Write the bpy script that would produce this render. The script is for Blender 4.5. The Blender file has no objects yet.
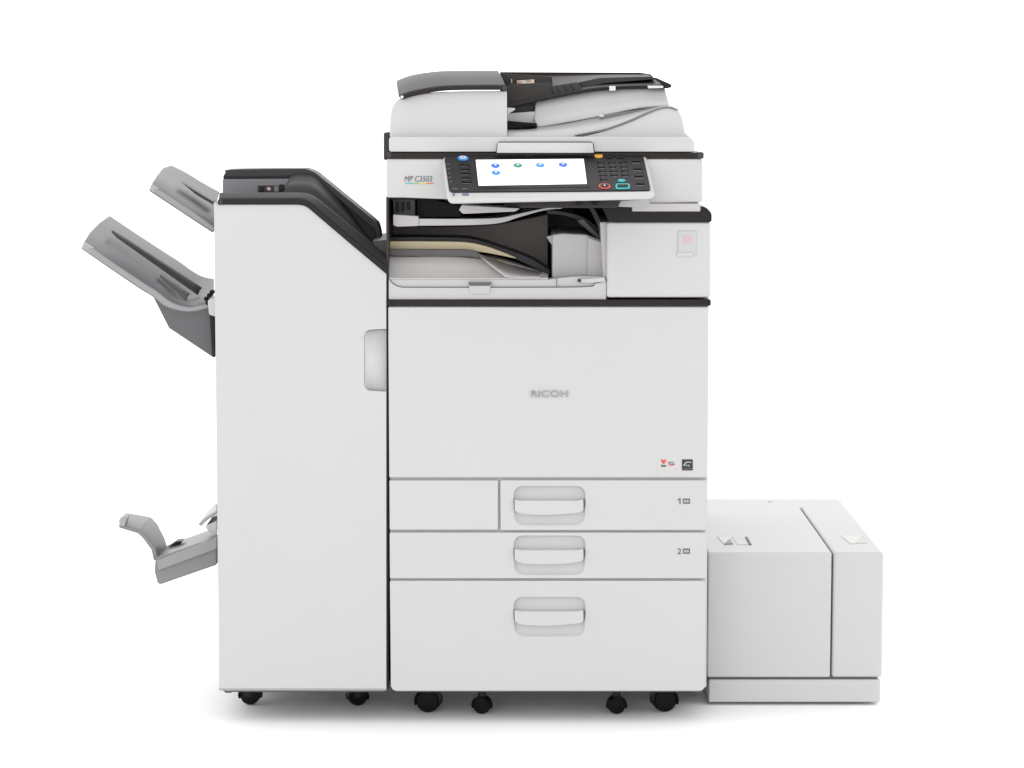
import bpy, bmesh, math
from mathutils import Vector, Matrix

scene = bpy.context.scene
COL = scene.collection

# ------------------------------------------------------------------ camera
W, H = 1024, 768
F = 2555.0                      # focal length in pixels
PITCH = math.radians(6.34)
CD = 4.70                       # camera distance to the machine front (y = 0)
CH = 1.165                      # eye height
cam_d = bpy.data.cameras.new("camera")
cam = bpy.data.objects.new("camera", cam_d)
COL.objects.link(cam)
cam_d.sensor_width = 36.0
cam_d.lens = F / W * 36.0
cam_d.clip_start = 0.1
cam_d.clip_end = 3000
cam.location = (0, -CD, CH)
cam.rotation_euler = (math.radians(90) - PITCH, 0, 0)
scene.camera = cam
scene.render.resolution_x = W
scene.render.resolution_y = H

# ------------------------------------------------------------------ light
world = bpy.data.worlds.new("World")
scene.world = world
world.use_nodes = True
# white studio surround: the wall behind the machine is lit harder than the room in front of it
wn = world.node_tree
wtc = wn.nodes.new("ShaderNodeTexCoord")
wsp = wn.nodes.new("ShaderNodeSeparateXYZ")
wmr = wn.nodes.new("ShaderNodeMapRange")
wn.links.new(wtc.outputs["Generated"], wsp.inputs[0])
wn.links.new(wsp.outputs["Y"], wmr.inputs["Value"])
wmr.inputs["From Min"].default_value = -0.6
wmr.inputs["From Max"].default_value = 0.7
wmr.inputs["To Min"].default_value = 1.62
wmr.inputs["To Max"].default_value = 1.95
wmz = wn.nodes.new("ShaderNodeMapRange")          # the ceiling is dimmer than the walls
wn.links.new(wsp.outputs["Z"], wmz.inputs["Value"])
wmz.inputs["From Min"].default_value = 0.15
wmz.inputs["From Max"].default_value = 0.9
wmz.inputs["To Min"].default_value = 1.0
wmz.inputs["To Max"].default_value = 0.74
wmu = wn.nodes.new("ShaderNodeMath")
wmu.operation = 'MULTIPLY'
wn.links.new(wmr.outputs["Result"], wmu.inputs[0])
wn.links.new(wmz.outputs["Result"], wmu.inputs[1])
wn.links.new(wmu.outputs[0], wn.nodes["Background"].inputs[1])
wn.nodes["Background"].inputs[0].default_value = (1, 1, 1, 1)

def area(name, loc, target, size, size_y, power, spread=180):
    l = bpy.data.lights.new(name, 'AREA')
    l.shape = 'RECTANGLE'
    l.size = size
    l.size_y = size_y
    l.energy = power
    l.spread = math.radians(spread)
    o = bpy.data.objects.new(name, l)
    COL.objects.link(o)
    o.location = loc
    d = Vector(target) - Vector(loc)
    o.rotation_euler = d.to_track_quat('-Z', 'Y').to_euler()
    return o
area("softbox_front", (-1.6, -6.0, 2.2), (0, 0, 0.5), 2.5, 2.0, 42)
area("softbox_left", (-4.0, -1.2, 2.2), (0, 0.1, 0.6), 1.6, 2.6, 22)
area("softbox_right", (4.0, -1.0, 2.2), (0, 0.1, 0.6), 1.6, 2.6, 22)

scene.view_settings.view_transform = 'Standard'
scene.view_settings.look = 'None'
scene.view_settings.exposure = 0.0
scene.view_settings.gamma = 1.0

# ------------------------------------------------------------------ pixel helpers
CAM = Vector((0, -CD, CH))
def ray(px, py):
    a = (px - W / 2) / F
    b = (H / 2 - py) / F
    fwd = Vector((0, math.cos(PITCH), -math.sin(PITCH)))
    up = Vector((0, math.sin(PITCH), math.cos(PITCH)))
    return fwd + up * b + Vector((1, 0, 0)) * a
def P(px, py, y):
    """world point on the vertical plane at depth y"""
    d = ray(px, py)
    return CAM + d * ((y - CAM.y) / d.y)
def PF(px, py, z=0.0):
    """world point on the horizontal plane at height z"""
    d = ray(px, py)
    return CAM + d * ((z - CAM.z) / d.z)
S = 4.76 / F                    # metres per pixel at the machine front

# ------------------------------------------------------------------ materials
def mat(name, col, rough=0.45, spec=0.5, noise=0.03, bump=0.02, scale=60, metal=0.0, emit=None, es=0.0, coat=0.0):
    m = bpy.data.materials.new(name)
    m.use_nodes = True
    nt = m.node_tree
    b = nt.nodes["Principled BSDF"]
    b.inputs["Roughness"].default_value = rough
    b.inputs["Specular IOR Level"].default_value = spec
    b.inputs["Metallic"].default_value = metal
    b.inputs["Coat Weight"].default_value = coat
    tc = nt.nodes.new("ShaderNodeTexCoord")
    n1 = nt.nodes.new("ShaderNodeTexNoise")
    n1.inputs["Scale"].default_value = 3.0
    n1.inputs["Detail"].default_value = 4
    nt.links.new(tc.outputs["Object"], n1.inputs["Vector"])
    rp = nt.nodes.new("ShaderNodeValToRGB")
    rp.color_ramp.elements[0].position = 0.3
    rp.color_ramp.elements[1].position = 0.7
    rp.color_ramp.elements[0].color = tuple(c * (1 - noise) for c in col) + (1,)
    rp.color_ramp.elements[1].color = tuple(min(1, c * (1 + noise)) for c in col) + (1,)
    nt.links.new(n1.outputs["Fac"], rp.inputs["Fac"])
    nt.links.new(rp.outputs["Color"], b.inputs["Base Color"])
    n2 = nt.nodes.new("ShaderNodeTexNoise")
    n2.inputs["Scale"].default_value = scale * 12
    n2.inputs["Detail"].default_value = 2
    nt.links.new(tc.outputs["Object"], n2.inputs["Vector"])
    bp = nt.nodes.new("ShaderNodeBump")
    bp.inputs["Strength"].default_value = bump
    bp.inputs["Distance"].default_value = 0.001
    nt.links.new(n2.outputs["Fac"], bp.inputs["Height"])
    nt.links.new(bp.outputs["Normal"], b.inputs["Normal"])
    if emit:
        b.inputs["Emission Color"].default_value = tuple(emit) + (1,)
        b.inputs["Emission Strength"].default_value = es
    return m

M = {}
M['white'] = mat("white_plastic", (0.472, 0.471, 0.468), 0.42, spec=0.3, noise=0.012, bump=0.05)
M['white2'] = mat("cool_white_plastic", (0.44, 0.44, 0.443), 0.42, spec=0.35, noise=0.012, bump=0.05)
M['lid'] = mat("top_white_plastic", (0.37, 0.37, 0.366), 0.45, spec=0.3, noise=0.012, bump=0.05)
M['ltgrey'] = mat("light_grey_plastic", (0.42, 0.416, 0.414), 0.4, noise=0.02)
M['lilac'] = mat("pale_mauve_plastic", (0.43, 0.41, 0.42), 0.4, noise=0.02)
M['grey'] = mat("mid_grey_plastic", (0.036, 0.0345, 0.038), 0.45, spec=0.25, noise=0.03)
M['tray'] = mat("tray_grey_plastic", (0.150, 0.147, 0.156), 0.42, spec=0.35, noise=0.03)
M['tray2'] = mat("booklet_tray_plastic", (0.185, 0.182, 0.186), 0.4, spec=0.4, noise=0.03)
M['traylip'] = mat("tray_tip_plastic", (0.29, 0.29, 0.29), 0.35, noise=0.02)
M['bowl'] = mat("bright_tray_plastic", (0.62, 0.605, 0.59), 0.4, spec=0.3)
M['groove'] = mat("dark_grey_tray_rib", (0.055, 0.053, 0.058), 0.45, spec=0.25)
M['edge'] = mat("pale_grey_tray_edge", (0.255, 0.25, 0.258), 0.4, spec=0.3)
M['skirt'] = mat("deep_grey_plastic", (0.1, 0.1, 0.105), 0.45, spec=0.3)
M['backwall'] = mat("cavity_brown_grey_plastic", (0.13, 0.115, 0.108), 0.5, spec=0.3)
M['dark'] = mat("dark_plum_plastic", (0.011, 0.009, 0.012), 0.4, spec=0.2, noise=0.05)
M['band'] = mat("brown_black_trim", (0.014, 0.01, 0.009), 0.4, spec=0.2, noise=0.05)
M['charcoal'] = mat("charcoal_top_plastic", (0.030, 0.0275, 0.030), 0.45, spec=0.25, noise=0.04)
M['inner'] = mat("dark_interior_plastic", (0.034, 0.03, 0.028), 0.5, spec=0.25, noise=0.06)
M['innergrey'] = mat("grey_interior_plastic", (0.1, 0.095, 0.095), 0.45, spec=0.3, noise=0.05)
M['black'] = mat("black_rubber", (0.004, 0.004, 0.004), 0.5, spec=0.12, noise=0.1)
M['gloss'] = mat("panel_gloss_black", (0.01, 0.009, 0.011), 0.4, spec=0.25, noise=0.05)
M['gold'] = mat("beige_guide_plastic", (0.5, 0.43, 0.27), 0.4, noise=0.03)
M['gapline'] = mat("seam_shade_grey", (0.14, 0.135, 0.135), 0.7, noise=0.05)  # grey for dark seams and for shade painted at the handle ends
M['screen'] = mat("lit_screen", (0.6, 0.6, 0.6), 0.2, emit=(1, 1, 1), es=0.9)
M['keydark'] = mat("key_dark", (0.004, 0.004, 0.005), 0.35, spec=0.2)
M['keygrey'] = mat("key_grey", (0.10, 0.095, 0.11), 0.35)
M['keymauve'] = mat("key_mauve_print", (0.14, 0.07, 0.11), 0.4)
M['keyyel'] = mat("key_amber", (0.62, 0.33, 0.03), 0.4)
M['keyred'] = mat("key_red_ring", (0.50, 0.06, 0.03), 0.4)
M['keygrn'] = mat("key_teal_ring", (0.02, 0.36, 0.36), 0.4)
M['keyblue'] = mat("key_blue_disc", (0.04, 0.22, 0.60), 0.35)
M['keypale'] = mat("key_pale_centre", (0.6, 0.62, 0.7), 0.35)
M['windowm'] = mat("smoked_mauve_window", (0.13, 0.12, 0.20), 0.3)
M['pink'] = mat("pale_pink_print", (0.50, 0.36, 0.36), 0.4)
M['red'] = mat("red_print", (0.60, 0.05, 0.03), 0.4)
M['ink'] = mat("black_print", (0.012, 0.012, 0.012), 0.4)
M['inkgrey'] = mat("grey_print", (0.10, 0.10, 0.10), 0.4)
M['emboss'] = mat("letter_shade_grey", (0.28, 0.28, 0.285), 0.3)  # letters darkened to carry the grey shadow of the raised lettering
M['orange'] = mat("orange_label_print", (0.60, 0.24, 0.08), 0.4)
M['paper'] = mat("white_label_paper", (0.6, 0.59, 0.57), 0.6)
def em(name, c, s=1.0):
    return mat(name, tuple(0.15 * v for v in c), 0.3, emit=c, es=s)
M['ib'] = em("screen_blue", (0.03, 0.16, 0.85))
M['ig'] = em("screen_green", (0.03, 0.28, 0.16))
M['ic'] = em("screen_cyan", (0.05, 0.30, 0.80))
M['iw'] = em("screen_symbol_white", (0.8, 0.85, 0.95))
M['floor'] = mat("studio_floor_white", (0.93, 0.93, 0.93), 0.6, spec=0.5, noise=0.005)

# ------------------------------------------------------------------ object helpers
THINGS = {}
def thing(name, label, cat, loc):
    o = bpy.data.objects.new(name, None)
    o.empty_display_size = 0.1
    COL.objects.link(o)
    o.location = loc
    o['label'] = label
    o['category'] = cat
    return o
def wloc(o):
    v = Vector((0, 0, 0))
    while o:
        v += o.location
        o = o.parent
    return v
def bake_mesh(o):
    dg = bpy.context.evaluated_depsgraph_get()
    dg.update()
    me = bpy.data.meshes.new_from_object(o.evaluated_get(dg))
    return me
def link(name, bm, m, parent=None, bevel=0.0, seg=3, smooth=True, solid=0.0, label=None, angle=35):
    bmesh.ops.recalc_face_normals(bm, faces=bm.faces[:])
    c = Vector((0, 0, 0))
    lo = Vector((1e9,) * 3); hi = Vector((-1e9,) * 3)
    for v in bm.verts:
        for k in range(3):
            lo[k] = min(lo[k], v.co[k]); hi[k] = max(hi[k], v.co[k])
    c = (lo + hi) / 2
    for v in bm.verts:
        v.co -= c
    me = bpy.data.meshes.new(name)
    bm.to_mesh(me)
    bm.free()
    o = bpy.data.objects.new(name, me)
    COL.objects.link(o)
    me.materials.append(m)
    o.location = c
    if parent:
        o.location = c - wloc(parent)
        o.parent = parent
    if smooth:
        for p in me.polygons:
            p.use_smooth = True
        me.set_sharp_from_angle(angle=math.radians(angle))
    if solid:
        s = o.modifiers.new("solid", 'SOLIDIFY')
        s.thickness = solid
        s.offset = 0
    if bevel:
        b = o.modifiers.new("bevel", 'BEVEL')
        b.width = bevel
        b.segments = seg
        b.limit_method = 'ANGLE'
        b.angle_limit = math.radians(38)
        b.harden_normals = True
    if label:
        o['label'] = label
    return o

def arc_round(pts, r, n=6):
    """round corners of a closed 2-D polygon; r number or list"""
    out = []
    N = len(pts)
    for i in range(N):
        p = Vector(pts[i]); a = Vector(pts[i - 1]); b = Vector(pts[(i + 1) % N])
        rr = r[i] if isinstance(r, (list, tuple)) else r
        if rr <= 0:
            out.append(tuple(p)); continue
        da = (a - p); db = (b - p)
        t = min(rr, da.length * 0.49, db.length * 0.49)
        s = p + da.normalized() * t
        e = p + db.normalized() * t
        for k in range(n + 1):
            u = k / n
            q = s * (1 - u) ** 2 + p * 2 * u * (1 - u) + e * u * u
            out.append(tuple(q))
    return out
def rect(x0, y0, x1, y1, r=0.0, n=5):
    q = [(x0, y0), (x1, y0), (x1, y1), (x0, y1)]
    return arc_round(q, r, n) if r else q
def smooth_line(pts, n=6):
    """catmull-rom through the points"""
    out = []
    for i in range(len(pts) - 1):
        p0 = Vector(pts[max(i - 1, 0)]); p1 = Vector(pts[i]); p2 = Vector(pts[i + 1]); p3 = Vector(pts[min(i + 2, len(pts) - 1)])
        for k in range(n):
            t = k / n
            out.append(tuple(0.5 * ((2 * p1) + (p2 - p0) * t + (2 * p0 - 5 * p1 + 4 * p2 - p3) * t * t + (3 * p1 - p0 - 3 * p2 + p3) * t ** 3)))
    out.append(tuple(pts[-1]))
    return out

def prism_bm(pts, y0, y1, bm=None):
    """polygon given in picture pixels on the plane y0, extruded straight back to y1"""
    bm = bm or bmesh.new()
    f = [P(px, py, y0) for px, py in pts]
    a = [bm.verts.new(v) for v in f]
    b = [bm.verts.new((v.x, y1, v.z)) for v in f]
    n = len(a)
    bm.faces.new(a)
    bm.faces.new(b[::-1])
    for i in range(n):
        bm.faces.new((a[i], b[i], b[(i + 1) % n], a[(i + 1) % n]))
    return bm
def prism(name, pts, y0, y1, m, parent=None, **k):
    return link(name, prism_bm(pts, y0, y1), m, parent, **k)
def box_bm(lo, hi, bm=None):
    bm = bm or bmesh.new()
    r = bmesh.ops.create_cube(bm, size=1.0)
    lo = Vector(lo); hi = Vector(hi)
    for v in r['verts']:
        v.co = Vector([(lo[k] + hi[k]) / 2 + v.co[k] * (hi[k] - lo[k]) for k in range(3)])
    return bm
def loft_bm(rows, bm=None, close=False):
    bm = bm or bmesh.new()
    g = [[bm.verts.new(v) for v in r] for r in rows]
    for i in range(len(g) - 1):
        n = len(g[i])
        for j in range(n if close else n - 1):
            k = (j + 1) % n
            bm.faces.new((g[i][j], g[i][k], g[i + 1][k], g[i + 1][j]))
    return bm
def rowpx(pts, y, n=6):
    return [P(a, b, y) for a, b in smooth_line(pts, n)]
def tube_bm(pts, r, bm=None, seg=10):
    bm = bm or bmesh.new()
    pts = [Vector(p) for p in pts]
    rows = []
    for i, p in enumerate(pts):
        d = (pts[min(i + 1, len(pts) - 1)] - pts[max(i - 1, 0)]).normalized()
        ref = Vector((0, 0, 1)) if abs(d.z) < 0.9 else Vector((0, 1, 0))
        u = d.cross(ref).normalized(); v = d.cross(u).normalized()
        rows.append([p + (u * math.cos(2 * math.pi * k / seg) + v * math.sin(2 * math.pi * k / seg)) * r for k in range(seg)])
    loft_bm(rows, bm, close=True)
    bm.verts.ensure_lookup_table()
    n = len(bm.verts)
    bm.faces.new([bm.verts[n - seg + k] for k in range(seg)])
    bm.faces.new([bm.verts[n - seg * len(pts) + k] for k in range(seg)][::-1])
    return bm
def cyl_bm(c, axis, r, h, bm=None, seg=32, r2=None):
    bm = bm or bmesh.new()
    q = Vector((0, 0, 1)).rotation_difference(Vector(axis)).to_matrix().to_4x4()
    bmesh.ops.create_cone(bm, cap_ends=True, segments=seg, radius1=r, radius2=r if r2 is None else r2, depth=h,
                          matrix=Matrix.Translation(c) @ q)
    return bm
def lathe_bm(prof, c, axis, bm=None, seg=32):
    """prof: list of (radius, offset along axis)"""
    bm = bm or bmesh.new()
    ax = Vector(axis).normalized()
    ref = Vector((0, 0, 1)) if abs(ax.z) < 0.9 else Vector((1, 0, 0))
    u = ax.cross(ref).normalized(); v = ax.cross(u)
    rows = []
    for r, t in prof:
        rows.append([Vector(c) + ax * t + (u * math.cos(2 * math.pi * k / seg) + v * math.sin(2 * math.pi * k / seg)) * max(r, 1e-4) for k in range(seg)])
    loft_bm(rows, bm, close=True)
    return bm
def boolean_cut(o, cutters):
    """cut real recesses into a panel and keep only the cut mesh"""
    tmp = []
    for bmc in cutters:
        bmesh.ops.recalc_face_normals(bmc, faces=bmc.faces[:])
        me = bpy.data.meshes.new("cut"); bmc.to_mesh(me); bmc.free()
        c = bpy.data.objects.new("cut", me); COL.objects.link(c)
        md = o.modifiers.new("cut", 'BOOLEAN'); md.operation = 'DIFFERENCE'; md.object = c; md.solver = 'EXACT'
        tmp.append(c)
    keep = [m for m in o.modifiers if m.type != 'BOOLEAN']
    stash = [(m.type, m.width, m.segments) for m in keep if m.type == 'BEVEL']
    for m in keep:
        o.modifiers.remove(m)
    bpy.context.view_layer.update()
    me = bake_mesh(o)
    o.modifiers.clear()
    o.data = me
    for c in tmp:
        d = c.data
        bpy.data.objects.remove(c); bpy.data.meshes.remove(d)
    for p in me.polygons:
        p.use_smooth = True
    me.set_sharp_from_angle(angle=math.radians(35))
    for t, w, s in stash:
        b = o.modifiers.new("bevel", 'BEVEL'); b.width = w; b.segments = s
        b.limit_method = 'ANGLE'; b.angle_limit = math.radians(38); b.harden_normals = True
def bowl_bm(x0, y0, x1, y1, yf, depth, r=9):
    """bowl-shaped cutter for a grip recess"""
    prof = [(1.03, -0.02), (1.0, 0.0), (0.97, 0.22), (0.91, 0.5), (0.83, 0.78), (0.72, 0.95), (0.55, 1.0)]
    cx, cy = (x0 + x1) / 2, (y0 + y1) / 2
    base = rect(x0, y0, x1, y1, r, 6)
    bm = bmesh.new()
    rows = []
    hw, hh = (x1 - x0) / 2, (y1 - y0) / 2
    for s, d in prof:
        ins = (1 - s) * hh
        row = []
        for a, b in base:
            q = P(cx + (a - cx) * (1 - ins / hw), cy + (b - cy) * s, yf)
            row.append(Vector((q.x, yf + d * depth, q.z)))
        rows.append(row)
    for v in rows[0]:
        v.y = yf - 0.01
    loft_bm(rows, bm, close=True)
    bm.verts.ensure_lookup_table()
    n = len(base)
    bm.faces.new(bm.verts[:n][::-1])
    bm.faces.new(bm.verts[-n:])
    return bm
def text_mesh(name, body, px, py, y, wpx, hpx, m, parent, depth=0.0008, italic=0.0, weight=0.0, surf=None, bold=0.0):
    """built-in font lettering, scaled to wpx x hpx picture pixels, centred at px,py on plane y"""
    cu = bpy.data.curves.new(name, 'FONT')
    cu.body = body
    cu.shear = italic
    cu.offset = weight
    cu.extrude = 0.05
    cu.resolution_u = 3
    o = bpy.data.objects.new(name, cu); COL.objects.link(o)
    bpy.context.view_layer.update()
    me = bake_mesh(o)
    bpy.data.objects.remove(o); bpy.data.curves.remove(cu)
    xs = [v.co.x for v in me.vertices]; ys = [v.co.y for v in me.vertices]
    x0, x1, y0, y1 = min(xs), max(xs), min(ys), max(ys)
    c = P(px, py, y)
    s = (CD + y) / CD * S
    sx = wpx * s / (x1 - x0); sy = hpx * s / (y1 - y0)
    for v in me.vertices:
        x = (v.co.x - (x0 + x1) / 2) * sx
        z = (v.co.y - (y0 + y1) / 2) * sy
        d = v.co.z / 0.05 * depth
        v.co = Vector((x, -d, z))
    me.materials.clear(); me.materials.append(m)
    t = bpy.data.objects.new(name, me); COL.objects.link(t)
    t.location = c - wloc(parent); t.parent = parent
    return t

# ------------------------------------------------------------------ setting
bm = bmesh.new()
bmesh.ops.create_grid(bm, x_segments=1, y_segments=1, size=1500)
fl = link("floor", bm, M['floor'], smooth=False)
fl['kind'] = 'structure'
fl.location = (0, 0, 0)

# ================================================================== MAIN MACHINE
pr = thing("multifunction_printer", "large white floor-standing copier with touch panel, output cavity and three paper drawers, in the middle",
           "printer", (P(548, 500, 0).x, 0.3, 0.0))
BACK = 0.60

# -- lower body and the panels on it
body = prism("lower_body", [(389, 301), (709, 301), (706.5, 688), (390.5, 688)], 0.009, BACK, M['white'], pr, bevel=0.004)
prism("trim_band", rect(386.5, 299.5, 711, 306, 2.0), -0.002, BACK - 0.01, M['band'], pr, bevel=0.0022)
prism("trim_end", rect(388.2, 300.6, 393.2, 305.0, 1.0), -0.0032, 0.01, M['dark'], pr, bevel=0.0008)
prism("trim_end", rect(704, 300.6, 709.6, 305.0, 1.0), -0.0032, 0.01, M['dark'], pr, bevel=0.0008)

def panel(name, x0, y0, x1, y1, xr0=None, xr1=None, r=(1.5,) * 4, yf=0.0, th=0.022, bevel=0.003, m='white', label=None):
    xr0 = x0 if xr0 is None else xr0; xr1 = x1 if xr1 is None else xr1
    q = arc_round([(x0, y0), (x1, y0), (xr1, y1), (xr0, y1)], list(r), 5)
    return prism(name, q, yf, yf + th, M[m], pr, bevel=bevel, label=label)

door = panel("front_door", 388.2, 307, 708.8, 477.6, 389.2, 707.6, label="wide plain front door with raised lettering")
text_mesh("raised_lettering", "RICOH", 549.5, 393.8, -0.0012, 36.5, 6.6, M['emboss'], door, depth=0.0014)
blank = panel("blank_panel", 389.3, 480.4, 498.2, 530.0, 389.6, 498.2)
ROW = [(500.4, 480.4, 707.4, 530.0, 706.8, 486.0, '1', 499.5),
       (389.7, 532.6, 706.8, 578.2, 706.2, 535.6, '2', 549.0),
       (389.9, 580.8, 705.8, 690.8, 704.8, 597.0, None, 610.3)]
def grip(dr, ytop, ybar, x0=513.5, x1=585.5):
    boolean_cut(dr, [bowl_bm(x0, ytop, x1, ybar + 14.2, 0.0, 0.019, 10), bowl_bm(x0 + 0.6, ytop + 9, x1 - 0.6, ytop + 39.5, 0.0, 0.0075, 11)])
    # the pull bar hangs across the bowl: flat top, sagging lower edge, turned-up ends
    top = [(x0 + 1.0, ybar + 0.0), (x0 + 6, ybar + 1.2), (x1 - 8, ybar + 1.2), (x1 - 2.2, ybar + 0.0)]
    bot = smooth_line([(x1 - 2.0, ybar + 10.5), (x1 - 8, ybar + 13.5), (549, ybar + 15.6), (x0 + 9, ybar + 14.6), (x0 + 1.2, ybar + 10.8)], 5)
    h = prism("handle", top + bot, -0.006, 0.009, M['white'], dr, bevel=0.0038)
    prism("handle_end_shade", rect(x0 + 0.2, ybar + 1.0, x0 + 1.6, ybar + 10.2, 0.5), -0.001, 0.010, M['gapline'], dr, bevel=0.0004)  # dark strips paint the shade at both ends of the bar
    prism("handle_end_shade", rect(x1 - 2.2, ybar + 1.0, x1 - 0.8, ybar + 10.2, 0.5), -0.001, 0.010, M['gapline'], dr, bevel=0.0004)
for i, (x0, y0, x1, y1, xr, yt, num, yb) in enumerate(ROW):
    rr = (1.5, 2.5, 2.0, 1.5) if i < 2 else (1.5, 2.5, 6, 6)
    dr = panel("paper_drawer", x0, y0, x1, y1, x0 + (0.3 if i != 2 else 1.2), xr, rr, bevel=0.003,
               label=["short upper paper drawer", "full-width middle paper drawer", "deep bottom paper drawer"][i])
    grip(dr, yt, yb)
    if num:
        cy = (501.2, 551.2)[i]
        if num == '1':
            prism("drawer_number", [(677.6, 499.6), (679.6, 498.3), (680.6, 498.3), (680.6, 504.2), (679.5, 504.2), (679.5, 499.8), (678.0, 500.6)], -0.0007, 0.001, M['inkgrey'], dr)
        else:
            text_mesh("drawer_number", num, 679.4, cy, -0.0006, 3.8, 5.8, M['inkgrey'], dr, depth=0.0004)
        bm = bmesh.new()
        prism_bm(rect(683.0, cy - 2.6, 690.0, cy + 2.6, 0.6), -0.0007, 0.001, bm)
        ic = link("paper_symbol", bm, M['inkgrey'], dr)
        for k in range(2):
            prism("paper_symbol", rect(684.2 + 2.6 * k, cy - 1.2, 686.0 + 2.6 * k, cy + 1.2, 0.2), -0.0012, -0.0005, M['ltgrey'], dr)
# printed marks at the lower right of the front door
prism("red_mark", [(660.5, 459.6), (663.2, 459.6), (664.0, 461.0), (664.8, 459.6), (666.8, 459.6), (664.2, 464.0), (662.8, 464.0)], -0.0006, 0.001, M['red'], door)
prism("mark_text", rect(661.0, 465.0, 666.0, 466.9, 0.4), -0.0006, 0.001, M['inkgrey'], door)
text_mesh("mark_text", "PCL", 671.6, 463.2, -0.0005, 6.4, 2.8, M['inkgrey'], door, depth=0.0003, weight=0.02)
prism("red_mark", rect(668.8, 464.8, 673.8, 465.6, 0.2), -0.0006, 0.001, M['red'], door)
prism("red_mark", rect(675.4, 469.0, 677.0, 470.2, 0.2), -0.0006, 0.001, M['pink'], door)
prism("energy_mark", rect(682.0, 459.4, 692.8, 470.4, 0.6), -0.0006, 0.001, M['ink'], door)
arcp = smooth_line([(683.2, 465.0), (685.5, 462.4), (688.2, 461.6), (691.6, 462.2)], 4)
prism("energy_mark_star", arcp + [(691.6, 462.9), (688.2, 462.4), (686.0, 463.2), (684.0, 465.8)], -0.0012, 0.0, M['ltgrey'], door)
text_mesh("energy_mark_text", "energy", 687.0, 465.8, -0.0010, 6.0, 2.2, M['ltgrey'], door, depth=0.0003)
prism("energy_mark_rule", rect(683.2, 468.5, 691.8, 469.3), -0.0012, 0.0, M['inkgrey'], door)

# -- casters (front view: hooded wheels, bottom on the floor)
def caster(parent, px, py_bottom, rpx, wpx, hood_top, hooded=True, swivel=False, side=0):
    b = PF(px, py_bottom, 0.0)
    sc = (b.y + CD) / CD * S
    r = rpx * sc; w = wpx * sc
    cz = r
    bm = bmesh.new()
    c = Vector((b.x, b.y + r * 0.0, cz))
    ax = Vector((math.cos(side), math.sin(side), 0))
    prof = [(0.001, -w / 2), (r * 0.55, -w / 2), (r * 0.86, -w * 0.46), (r * 0.97, -w * 0.34), (r, -w * 0.15), (r, w * 0.15), (r * 0.97, w * 0.34), (r * 0.86, w * 0.46), (r * 0.55, w / 2), (0.001, w / 2)]
    o = link("caster", lathe_bm(prof, c, ax), M['black'], parent)
    ztop = hood_top
    bm = cyl_bm((b.x, b.y, (ztop + cz) / 2), (0, 0, 1), 0.008 if swivel else 0.014, ztop - cz + 0.004)
    link("stem", bm, M['dark'], o, bevel=0.001)
    # fork hood over the wheel
    bm = bmesh.new()
    nseg = 10
    rows = []
    for e in (-1, 1):
        row = []
        for k in range(nseg + 1):
            a = math.radians(-20 + 220 * k / nseg)
            off = Vector((-math.sin(side), math.cos(side), 0)) * math.cos(a) * r * 1.03 + Vector((0, 0, math.sin(a) * r * 1.03))
            row.append(c + off + ax * e * w * 0.56)
        rows.append(row)
    loft_bm(rows, bm)
    link("fork", bm, M['black'], o, solid=0.003, bevel=0.0006)
    return o
zb = P(548, 690, 0).z
caster(pr, 428.5, 711.5, 12.2, 15, zb + 0.01, side=math.radians(80))
caster(pr, 664.0, 711.0, 12.4, 15, zb + 0.01, side=math.radians(100))
caster(pr, 482.0, 713.5, 8.8, 9, zb + 0.02, swivel=True, side=math.radians(66))
caster(pr, 616.5, 713.5, 8.8, 9, zb + 0.02, swivel=True, side=math.radians(112))

# ------------------------------------------------------------------ right tower
tower = prism("side_tower", rect(606.5, 222, 710.8, 297.6, 3.5), 0.0, BACK, M['white'], pr, bevel=0.009, seg=5)
prism("tower_cap", arc_round([(601.5, 206.5), (706, 206.5), (711.8, 213.5), (711.8, 222.3), (609.5, 222.6)], [2, 5, 2, 3, 4]), -0.003, BACK - 0.01, M['dark'], pr, bevel=0.005, seg=4)
prism("badge_lip", rect(677.0, 252.4, 692.6, 256.2, 0.8), -0.0024, 0.002, M['white'], tower, bevel=0.0008)
bdg = prism("badge_plate", rect(677.3, 230.4, 697.2, 255.0, 1.2), -0.001, 0.004, M['lilac'], tower, bevel=0.0006)
prism("badge_face", rect(678.4, 231.5, 696.1, 252.2, 0.8), -0.0016, 0.002, M['white2'], tower, bevel=0.0004)
prism("badge_mark", arc_round([(684, 235.5), (691, 235.5), (692, 239), (691, 242.5), (684, 242.5), (683, 239)], 1.5), -0.0022, 0.0, M['pink'], tower)
# strip on the tower below the scanner
prism("scanner_support", rect(632, 203.5, 700.5, 211.5, 1.5), -0.006, BACK - 0.05, M['lilac'], pr, bevel=0.002)
prism("cavity_side_wall", [(600, 222), (607.5, 222), (607.5, 298), (604, 298)], 0.012, BACK - 0.02, M['ltgrey'], pr, bevel=0.002)

# ------------------------------------------------------------------ output cavity
prism("cavity_back_wall", [(388, 196), (606, 196), (606, 300), (388, 300)], 0.46, 0.49, M['backwall'], pr)
prism("left_pillar", [(383.6, 132.5), (389.6, 132.5), (389.6, 160), (383.6, 160)], 0.10, 0.45, M['grey'], pr, bevel=0.003)
# left frame post carries the scanner
prism("rear_post", [(386, 196), (394, 196), (394, 302), (386, 302)], 0.30, 0.48, M['innergrey'], pr, bevel=0.003)
# cavity ceiling, the scanner's underside
prism("scanner_underside", [(387, 190), (606, 190), (606, 199.5), (387, 199.5)], 0.06, 0.50, M['inner'], pr, bevel=0.003)
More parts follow.
